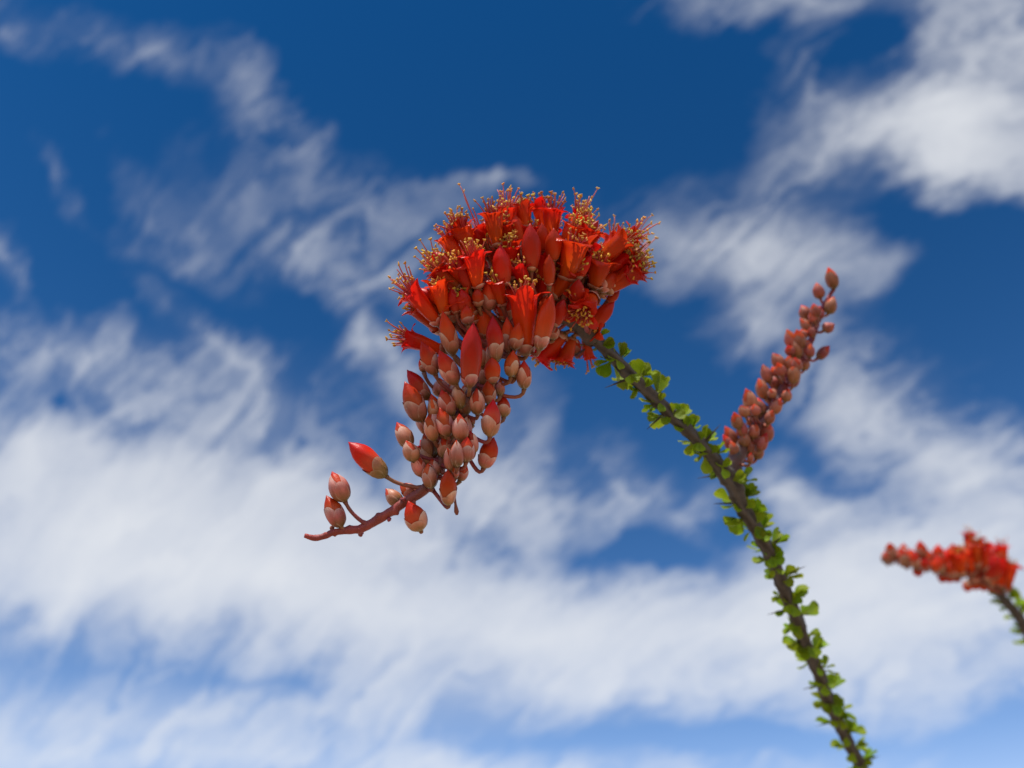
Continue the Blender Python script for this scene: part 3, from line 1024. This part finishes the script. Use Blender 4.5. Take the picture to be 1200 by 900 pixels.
# open flowers: frame, foot, mouth, width of mouth, mm in front or behind, stamens, reach, spread, calyx share, curl, wildness, tilt of the mouth (mm)
FLOWERS = [
    (ZD, 1110, 645, 1085, 225, 215, -15, 18, .42, .6, .24, .8, .10, -3),
    (ZF, 130, 800, 60, 650, 120, -13, 8, .6, .5, .2, .9, .08, -2), (ZE, 930, 930, 880, 760, 120, -12, 9, .5, .5, .2, .9, .08, -2),
    (ZD, 480, 345, 432, 110, 145, -6, 8, .3, .5, .2, .9, 0, -2),
    (ZD, 435, 405, 235, 175, 150, -4, 13, .75, .45, .22, 1.0, .03, -2),
    (ZD, 475, 605, 225, 520, 140, -3, 14, .75, .45, .2, 1.0, .05, -2),
    (ZE, 735, 790, 700, 555, 165, -11, 14, .62, .6, .2, 1.0, .06, -3),
    (ZE, 605, 790, 440, 655, 140, -6, 12, .85, .4, .2, 1.0, .05, 0),
    (ZE, 1030, 640, 1000, 455, 145, -6, 14, .45, .7, .2, 1.0, .1, -2),
    (ZE, 690, 560, 640, 400, 130, -3, 14, .55, .6, .2, 1.0, .1, 0),
    (ZE, 790, 480, 745, 345, 100, 3, 4, 2.5, .14, .2, .8, .02, 1),
    (ZE, 640, 470, 590, 380, 90, 2, 3, 2.2, .30, .2, .8, .06, 1),
    (ZE, 470, 700, 400, 610, 100, 0, 5, 1.9, .28, .2, .8, .05, 1),
    (ZE, 930, 500, 900, 360, 120, -1, 14, .55, .8, .2, 1.0, .12, -1),
    (ZF, 110, 330, 100, 180, 120, 1, 14, .75, .45, .2, 1.0, .06, 1),
    (ZF, 300, 410, 320, 210, 150, -2, 16, .85, .45, .2, .9, .06, 0),
    (ZF, 240, 330, 220, 170, 120, 4, 14, .8, .45, .2, .9, .06, 2),
    (ZF, 420, 730, 480, 460, 210, -10, 14, .40, .6, .16, .9, .08, -3),
    (ZF, 490, 440, 550, 290, 140, 0, 18, .95, .45, .2, 1.0, .06, 1),
    (ZF, 500, 400, 525, 250, 120, 4, 16, 1.1, .40, .2, 1.0, .06, 2),
    (ZF, 560, 480, 625, 360, 140, 1, 16, .70, .55, .2, 1.0, .08, 0),
    (ZF, 640, 790, 690, 600, 180, -6, 16, .55, .6, .18, 1.0, .10, -2),
    (ZF, 745, 745, 900, 640, 170, 2, 18, .95, .5, .2, 1.0, .06, 1),
    (ZF, 690, 560, 780, 440, 130, 6, 16, 1.1, .45, .2, 1.0, .06, 3),
    (ZF, 720, 650, 850, 550, 140, 8, 18, 1.3, .45, .2, 1.0, .08, 4),
    (ZF, 730, 700, 890, 590, 130, 10, 16, 1.1, .4, .2, 1.0, .08, 5),
    (ZG, 640, 170, 560, 300, 190, -9, 24, .62, .9, .2, 1.1, .16, -5), (ZG, 540, 330, 500, 200, 130, -9, 14, .5, .7, .2, 1.0, .14, -4),
    (ZG, 420, 470, 235, 655, 165, 7, 10, .35, .5, .2, 1.1, .05, 1),
    (ZG, 480, 500, 420, 665, 130, 6, 8, .45, .5, .2, 1.1, .05, 0),
    (ZG, 340, 440, 330, 640, 140, 9, 8, .45, .5, .2, 1.1, .05, 2),
    (ZG, 700, 380, 640, 430, 120, 4, 10, .3, .5, .2, 1.1, .05, -3),
    (ZG, 560, 440, 590, 640, 90, 9, 6, .9, .35, .2, .9, .05, 1),
]
for i, (z, bx, by, tx, ty, wd, dz, ns, reach, spread, cal, curl, wild, tl) in enumerate(FLOWERS):
    b2, t2 = spot(z, bx, by), spot(z, tx, ty)
    node, ni = nearest_node(rach_path, b2[0], b2[1] + 25)
    depth = .350 + (b2[0] - 600) * .00012 + dz * .001
    base, mouth = at(*b2, depth), at(*t2, depth + tl * .001)
    if dz < -9:
        node = node.lerp(base, .2)
    add_flower(branch, base, mouth, wd * 1.18 / z[1] * depth / FPX, node, 700 + i, ns, reach, spread, cal, curl, wild)

# the far half of the head: flowers and long buds radiating behind the stalk
core = at(612, 350, .356)
k = 0
for i in range(46):
    r_ = random.Random(4000 + i)
    a = r_.uniform(-2.5, .55)
    el = r_.uniform(.15, 1.2)
    d = (RIGHT * math.cos(a) + UP * -math.sin(a) * 1.0) * math.cos(el) + FWD * math.sin(el)
    d = (d + UP * .25).normalized()
    cx = r_.uniform(540, 690)
    c = at(cx, 372 - r_.uniform(0, 50), .354 + (cx - 600) * .0001)
    base = c + d * r_.uniform(.006, .014)
    L = r_.uniform(.011, .016)
    tip = base + d * L
    q = tip - CAM
    x, y = 600 + q.dot(RIGHT) / q.dot(FWD) * FPX, 450 - q.dot(UP) / q.dot(FWD) * FPX
    # stay inside the outline of the head
    if ((x - 612) / 130) ** 2 + ((y - 345) / 92) ** 2 > 1:
        continue
    if i % 3 == 0:
        add_bud(branch, base, tip, r_.uniform(.0045, .006), .85, c, 5000 + i)
    else:
        add_flower(branch, base, tip, r_.uniform(.006, .0075), c, 5000 + i, 10, .75, .5)

# the crowded middle of the head: shorter flowers and closed buds wedged between the others
for i in range(74):
    r_ = random.Random(6100 + i)
    x, y = r_.uniform(516, 722), r_.uniform(285, 398)
    if ((x - 608) / 122) ** 2 + ((y - 345) / 70) ** 2 > 1 or (y > 372 and x > 650):
        continue
    lean = (x - 605) / 120
    d2 = Vector((lean * 1.0 + r_.uniform(-.25, .25), -1.0 + .5 * abs(lean), 0)).normalized()
    depth = .350 + (x - 600) * .00012 + r_.uniform(-.007, .004)
    Lp = r_.uniform(26, 44)
    base, tip = at(x, y, depth), at(x + d2.x * Lp, y + d2.y * Lp, depth + r_.uniform(-.004, .002))
    node = at(x * .6 + 605 * .4, y + 22, depth + .006)
    if i % 5 < 3:
        add_flower(branch, base, tip, r_.uniform(.0062, .0080), node, 6300 + i, 12, .6, .55, .2, 1.0, .08)
    else:
        add_bud(branch, base, tip, r_.uniform(.0045, .0062), r_.uniform(.55, .9), node, 6300 + i)

# leaves on the blooming branch: node in view, which side
SIDES = []
for (x, y, dx, dy, s) in [
    (706, 396, .5, -1, .6), (694, 408, -1, .4, .6), (728, 420, .55, -1, 1.0), (716, 424, -1, .7, .9), (748, 444, .5, -1, 1.0), (735, 447, -1, .3, .95),
    (744, 458, -.7, .9, .8), (768, 464, .45, -1, 1.15), (766, 474, -.6, 1, .8), (778, 486, -.9, .8, 1.05), (794, 494, .5, -1, 1.05), (806, 506, .9, -.5, .7),
    (812, 516, -1, .5, .9), (822, 522, .6, -.9, .9), (822, 532, -.9, .7, 1.0), (838, 538, .1, -1, .8), (842, 546, -.8, .9, .8),
    (848, 556, -1, .1, .9), (866, 566, 1, -.2, .9)]:
    SIDES.append((x, y, dx, dy, s))
for (x, y, dx, dy, s) in [
    (872, 585, 1, 0, 1), (880, 600, 1, -.3, .9), (866, 590, -1, .1, .95), (872, 606, -1, .4, 1.0), (890, 622, .9, -.3, 1), (878, 622, -1, .2, .8),
    (900, 640, 1, -.2, 1.05), (892, 645, -1, .2, .75), (898, 660, -1, .1, .7), (908, 658, .2, 1, .6), (916, 676, .9, -.5, 1.05), (906, 678, -1, .2, .7),
    (924, 700, 1, .1, .9), (914, 700, -.8, .4, .6), (922, 716, -1, .2, .8), (934, 724, .9, -.5, 1.0), (930, 736, -1, .3, .8), (944, 744, 1, -.1, .8),
    (938, 752, -1, .4, .9), (950, 764, 1, -.2, 1.0), (948, 780, -1, .1, .9), (958, 784, .9, .1, .95), (960, 802, -1, .1, .7), (968, 812, 1, -.2, 1.1),
    (966, 822, -.9, .4, .9), (978, 834, 1, -.1, 1.1), (980, 846, -1, .1, 1.0), (990, 856, 1, -.4, 1.1), (1000, 874, 1, -.2, 1.1), (992, 876, -1, .2, .8), (1008, 890, 1, -.2, 1.0), (1006, 900, -1, .3, .9),
    (884, 612, .1, -.1, .9), (902, 650, -.1, .2, .8), (924, 706, .2, .1, .8), (946, 756, .1, .1, .9), (972, 824, .2, .1, .9), (1022, 925, 1, 0, 1), (1030, 945, -1, 0, 1)]:
    SIDES.append((x, y, dx, dy, s))
for i in range(26):
    t = i / 25
    q = stem_pts[1][0].lerp(stem_pts[6][0], t / .4) if t < .4 else stem_pts[6][0].lerp(stem_pts[14][0], (t - .4) / .6)
    q = q - CAM
    SIDES.append((600 + q.dot(RIGHT) / q.dot(FWD) * FPX, 450 - q.dot(UP) / q.dot(FWD) * FPX, rnd.uniform(-.2, .2), rnd.uniform(-.2, .1), rnd.uniform(.7, .95)))
for i, (x, y, dx, dy, s) in enumerate(SIDES):
    p, ni = nearest_node(stem_path, x, y)
    r_ = random.Random(900 + i)
    along_dir = (stem_path[max(ni - 1, 0)][0] - stem_path[min(ni + 1, len(stem_path) - 1)][0]).normalized()
    outw = RIGHT * dx - UP * dy + FWD * r_.uniform(-.6, .3)
    outw = (outw - along_dir * outw.dot(along_dir) * .7)
    if abs(dx) + abs(dy) < .5:
        outw = -FWD * .8 + UP * .35 + RIGHT * r_.uniform(-.7, .7)
    outw.normalize()
    sz = .0072 if y < 560 else .0090
    if abs(dx) + abs(dy) < .5:
        # leaves lying across the near face of the cane
        for k in range(3):
            a_ = r_.uniform(0, 6.28)
            add_leaf(branch, p - FWD * stem_path[ni][1] * 1.1, RIGHT * math.cos(a_) + UP * (math.sin(a_) + .3) - FWD * .25,
                     -FWD + UP * .7 + RIGHT * r_.uniform(-.5, .5), sz * s * .8, 5500 + i * 3 + k)
        continue
    leaf_cluster(branch, p + outw * stem_path[ni][1] * .85, outw, along_dir, sz * s, 60 + i, None if y < 560 else r_.choice((3, 3, 4)))
    if i % 4 == 1:
        spine(branch, p, (outw + along_dir * .2).normalized(), r_.uniform(.010, .014), i)

# the side spike of buds
ZH = ((840, 310), 3.75)
SPIKE = [(856, 562, .424, .0036), (864, 534, .426, .0032), (882, 505, .431, .0024), (897, 490, .434, .0021), (920, 452, .443, .0018), (938, 424, .450, .0016), (950, 400, .455, .0015),
         (957, 379, .459, .0013), (966, 358, .463, .0011), (976, 340, .466, .0008)]
sp_path = catmull([(at(x, y, d), r) for x, y, d, r in SPIKE], 8)
v, f = [], []
tube(sp_path, 12, v, f, rough=.25)
obj("bud_spike_stalk", mesh("bud_spike_stalk", [p - branch.location for p in v], f, [MAT_RACHIS], attr={"along": [.6 * (i // 12) / len(sp_path) for i in range(len(v))]}), branch)
SPIKE_BUDS = [(495, 12, 517, 108, 52), (438, 82, 456, 152, 48), (372, 180, 402, 242, 52), (428, 172, 440, 232, 46), (518, 143, 488, 218, 50), (370, 236, 416, 302, 44),
              (436, 232, 428, 268, 28), (512, 258, 468, 292, 48), (495, 362, 442, 412, 45), (308, 286, 340, 372, 52), (352, 286, 372, 372, 54), (386, 336, 402, 394, 46), (415, 350, 408, 410, 40),
              (248, 390, 288, 455, 52), (322, 396, 320, 462, 46), (394, 412, 380, 466, 42), (300, 465, 312, 506, 40), (348, 436, 336, 524, 52), (205, 440, 232, 522, 46),
              (246, 486, 268, 545, 48), (178, 504, 216, 592, 56), (216, 536, 242, 612, 52), (314, 546, 298, 604, 48), (278, 586, 248, 658, 46), (120, 550, 168, 652, 60),
              (182, 586, 192, 662, 52), (108, 620, 128, 668, 46), (74, 650, 98, 722, 48), (102, 686, 118, 762, 48), (40, 710, 84, 794, 50), (168, 698, 160, 764, 46),
              (228, 686, 214, 784, 60), (186, 736, 180, 814, 56), (130, 738, 118, 802, 50), (152, 826, 146, 872, 26), (62, 740, 100, 815, 44), (205, 610, 225, 690, 46),
              (340, 330, 360, 410, 48), (270, 430, 290, 490, 42), (150, 640, 170, 700, 40), (446, 190, 455, 240, 40), (245, 640, 225, 700, 44), (350, 480, 330, 540, 44), (56, 778, 88, 842, 44), (110, 790, 118, 856, 48), (196, 792, 172, 856, 48), (150, 770, 146, 836, 46), (28, 748, 72, 818, 40), (215, 740, 190, 820, 46), (90, 830, 100, 880, 36)]
for i in range(26):
    # small buds crowded against the stalk, thickest near its foot
    t = rnd.random() ** 1.6
    x_, y_ = 140 + 330 * t, 780 - 560 * t - 60 * math.sin(t * 3.1) * .3
    w_ = (1 - .55 * t) * 55
    bx_ = x_ + rnd.uniform(-w_, w_)
    SPIKE_BUDS.append((bx_ - 14 + rnd.uniform(-10, 12), y_ - 42, bx_, y_ + rnd.uniform(-8, 18), rnd.uniform(34, 46)))
for i, (tx, ty, bx, by, wd) in enumerate(SPIKE_BUDS):
    b2, t2 = spot(ZH, bx, by), spot(ZH, tx, ty)
    node, ni = nearest_node(sp_path, b2[0], b2[1] + 6)
    r_ = random.Random(2000 + i)
    dz = r_.uniform(-.008, .008)
    depth = (node - CAM).dot(FWD) + dz
    t2 = (t2[0] + (t2[0] - b2[0]) * .04, t2[1] + (t2[1] - b2[1]) * .04)
    add_bud(branch, at(*b2, depth), at(*t2, depth + dz * .3), wd / 3.75 * 1.06 * depth / FPX, r_.choice((.05, .1, .15, .25)), node, 2100 + i, MAT_SEPAL_RUST, .0006, .5)

# ------------------------------------------------------------------ the second branch, further off
FAR = [(1166, 690, .80, .0030), (1180, 706, .81, .0036), (1192, 722, .82, .0038), (1206, 746, .84, .0042), (1228, 800, .88, .0046), (1250, 870, .93, .0050)]
far_pts = [(at(x, y, d), r) for x, y, d, r in FAR]
e2 = far_pts[-1][0]
foot2 = Vector((e2.x + .10, e2.y + .25, 0))
for t, r in ((.25, .006), (.5, .009), (.8, .013), (1.0, .017)):
    p = e2.lerp(foot2, t)
    p.y += .06 * math.sin(t * math.pi)
    if t == 1.0:
        p.z = -.03
    far_pts.append((p, r))
far = bpy.data.objects.new("ocotillo_branch", None)
scene.collection.objects.link(far)
far.location = (foot2.x, foot2.y, 0)
far["label"] = "slender ocotillo branch topped by one small dark red flower spike lying nearly level"
far["category"] = "ocotillo"
far["group"] = "ocotillo branches against the sky"
me, far_path = cane_mesh(far_pts, 14, 16, 9.0)
for v in me.vertices:
    v.co -= far.location
obj("stem", me, far)
ZJ = ((1020, 610), 6.0)
FR = [(900, 500, .800, .0030), (820, 440, .796, .0026), (700, 385, .790, .0024), (560, 345, .784, .0021), (420, 325, .778, .0018), (290, 285, .772, .0015), (150, 235, .766, .0010)]
fr_path = catmull([(at(*spot(ZJ, x, y), d), r) for x, y, d, r in FR], 8)
v, f = [], []
tube(fr_path, 10, v, f, rough=.2)
obj("flower_stalk", mesh("flower_stalk", [p - far.location for p in v], f, [MAT_RACHIS], attr={"along": [.5] * len(v)}), far)
FAR_TIPS = [(135, 150), (222, 158), (350, 138), (470, 165), (570, 158), (690, 105), (735, 165), (860, 165), (930, 200), (985, 325), (640, 190), (800, 185), (410, 205), (520, 200), (290, 195), (180, 190),
            (880, 240), (920, 300), (600, 250), (760, 250), (690, 230), (840, 300), (450, 250), (370, 240), (250, 230), (110, 205), (560, 290), (800, 340), (720, 320), (900, 380)]
for i in range(26):
    u_ = rnd.random()
    x_ = 110 + 800 * u_
    FAR_TIPS.append((x_, 185 + 60 * rnd.random() + 90 * u_ * rnd.random()))
for i, (tx, ty) in enumerate(FAR_TIPS):
    r_ = random.Random(8000 + i)
    t2 = spot(ZJ, tx, ty)
    u = (tx - 100) / 850
    Lz = 95 + 85 * u
    bx = tx + r_.uniform(0, 30) - 30 * max(0, u - .75) * 4
    by = min(ty + Lz, 300 + 190 * max(0, u) ** 1.3)
    by = max(by, ty + Lz * .75)
    b2 = spot(ZJ, bx, by)
    node, ni = nearest_node(fr_path, b2[0], b2[1] + 3)
    dz = r_.uniform(-.012, .014)
    depth = (node - CAM).dot(FWD) + dz
    base, tip = at(*b2, depth), at(*t2, depth + dz * .3)
    if u > .55 and i % 3 != 1:
        add_flower(far, base, tip, .0105, node, 8100 + i, 8, .4, .5)
    else:
        add_bud(far, base, tip, .0082 + .0020 * u, .25 + .6 * u, node, 8100 + i, None, .0007, .5)
for i, (x0, y0, x1, y1) in enumerate([(520, 380, 500, 440), (570, 400, 530, 435), (690, 440, 680, 505), (790, 440, 790, 500), (840, 470, 870, 500), (330, 340, 335, 400), (740, 440, 735, 490), (620, 400, 580, 430)]):
    node, ni = nearest_node(fr_path, *spot(ZJ, x0, y0 - 30))
    dpt = (node - CAM).dot(FWD) + .006
    add_bud(far, at(*spot(ZJ, x0, y0 - 20), dpt), at(*spot(ZJ, x1, y1), dpt + .002), .0085, .7, node, 8300 + i, None, .0007, .5)
for i, (x, y, dx, dy, s) in enumerate([(1172, 694, 1, -.5, .8), (1178, 702, 1, -.4, 1), (1172, 700, -1, .5, .7), (1186, 710, 1, -.4, 1), (1180, 710, -1, .5, .8), (1194, 720, 1, -.4, 1),
                                      (1190, 724, -1, .4, .8), (1200, 734, 1, -.4, 1), (1196, 738, -1, .4, .8), (1206, 748, 1, -.3, 1), (1204, 756, -1, .3, 1), (1215, 775, 1, 0, 1)]):
    p, ni = nearest_node(far_path, x, y)
    along_dir = (far_path[max(ni - 1, 0)][0] - far_path[ni + 1][0]).normalized()
    outw = (RIGHT * dx - UP * dy + FWD * random.Random(i).uniform(-.5, .2)).normalized()
    leaf_cluster(far, p + outw * .003, outw, along_dir, .011 * s, 9000 + i, 3)
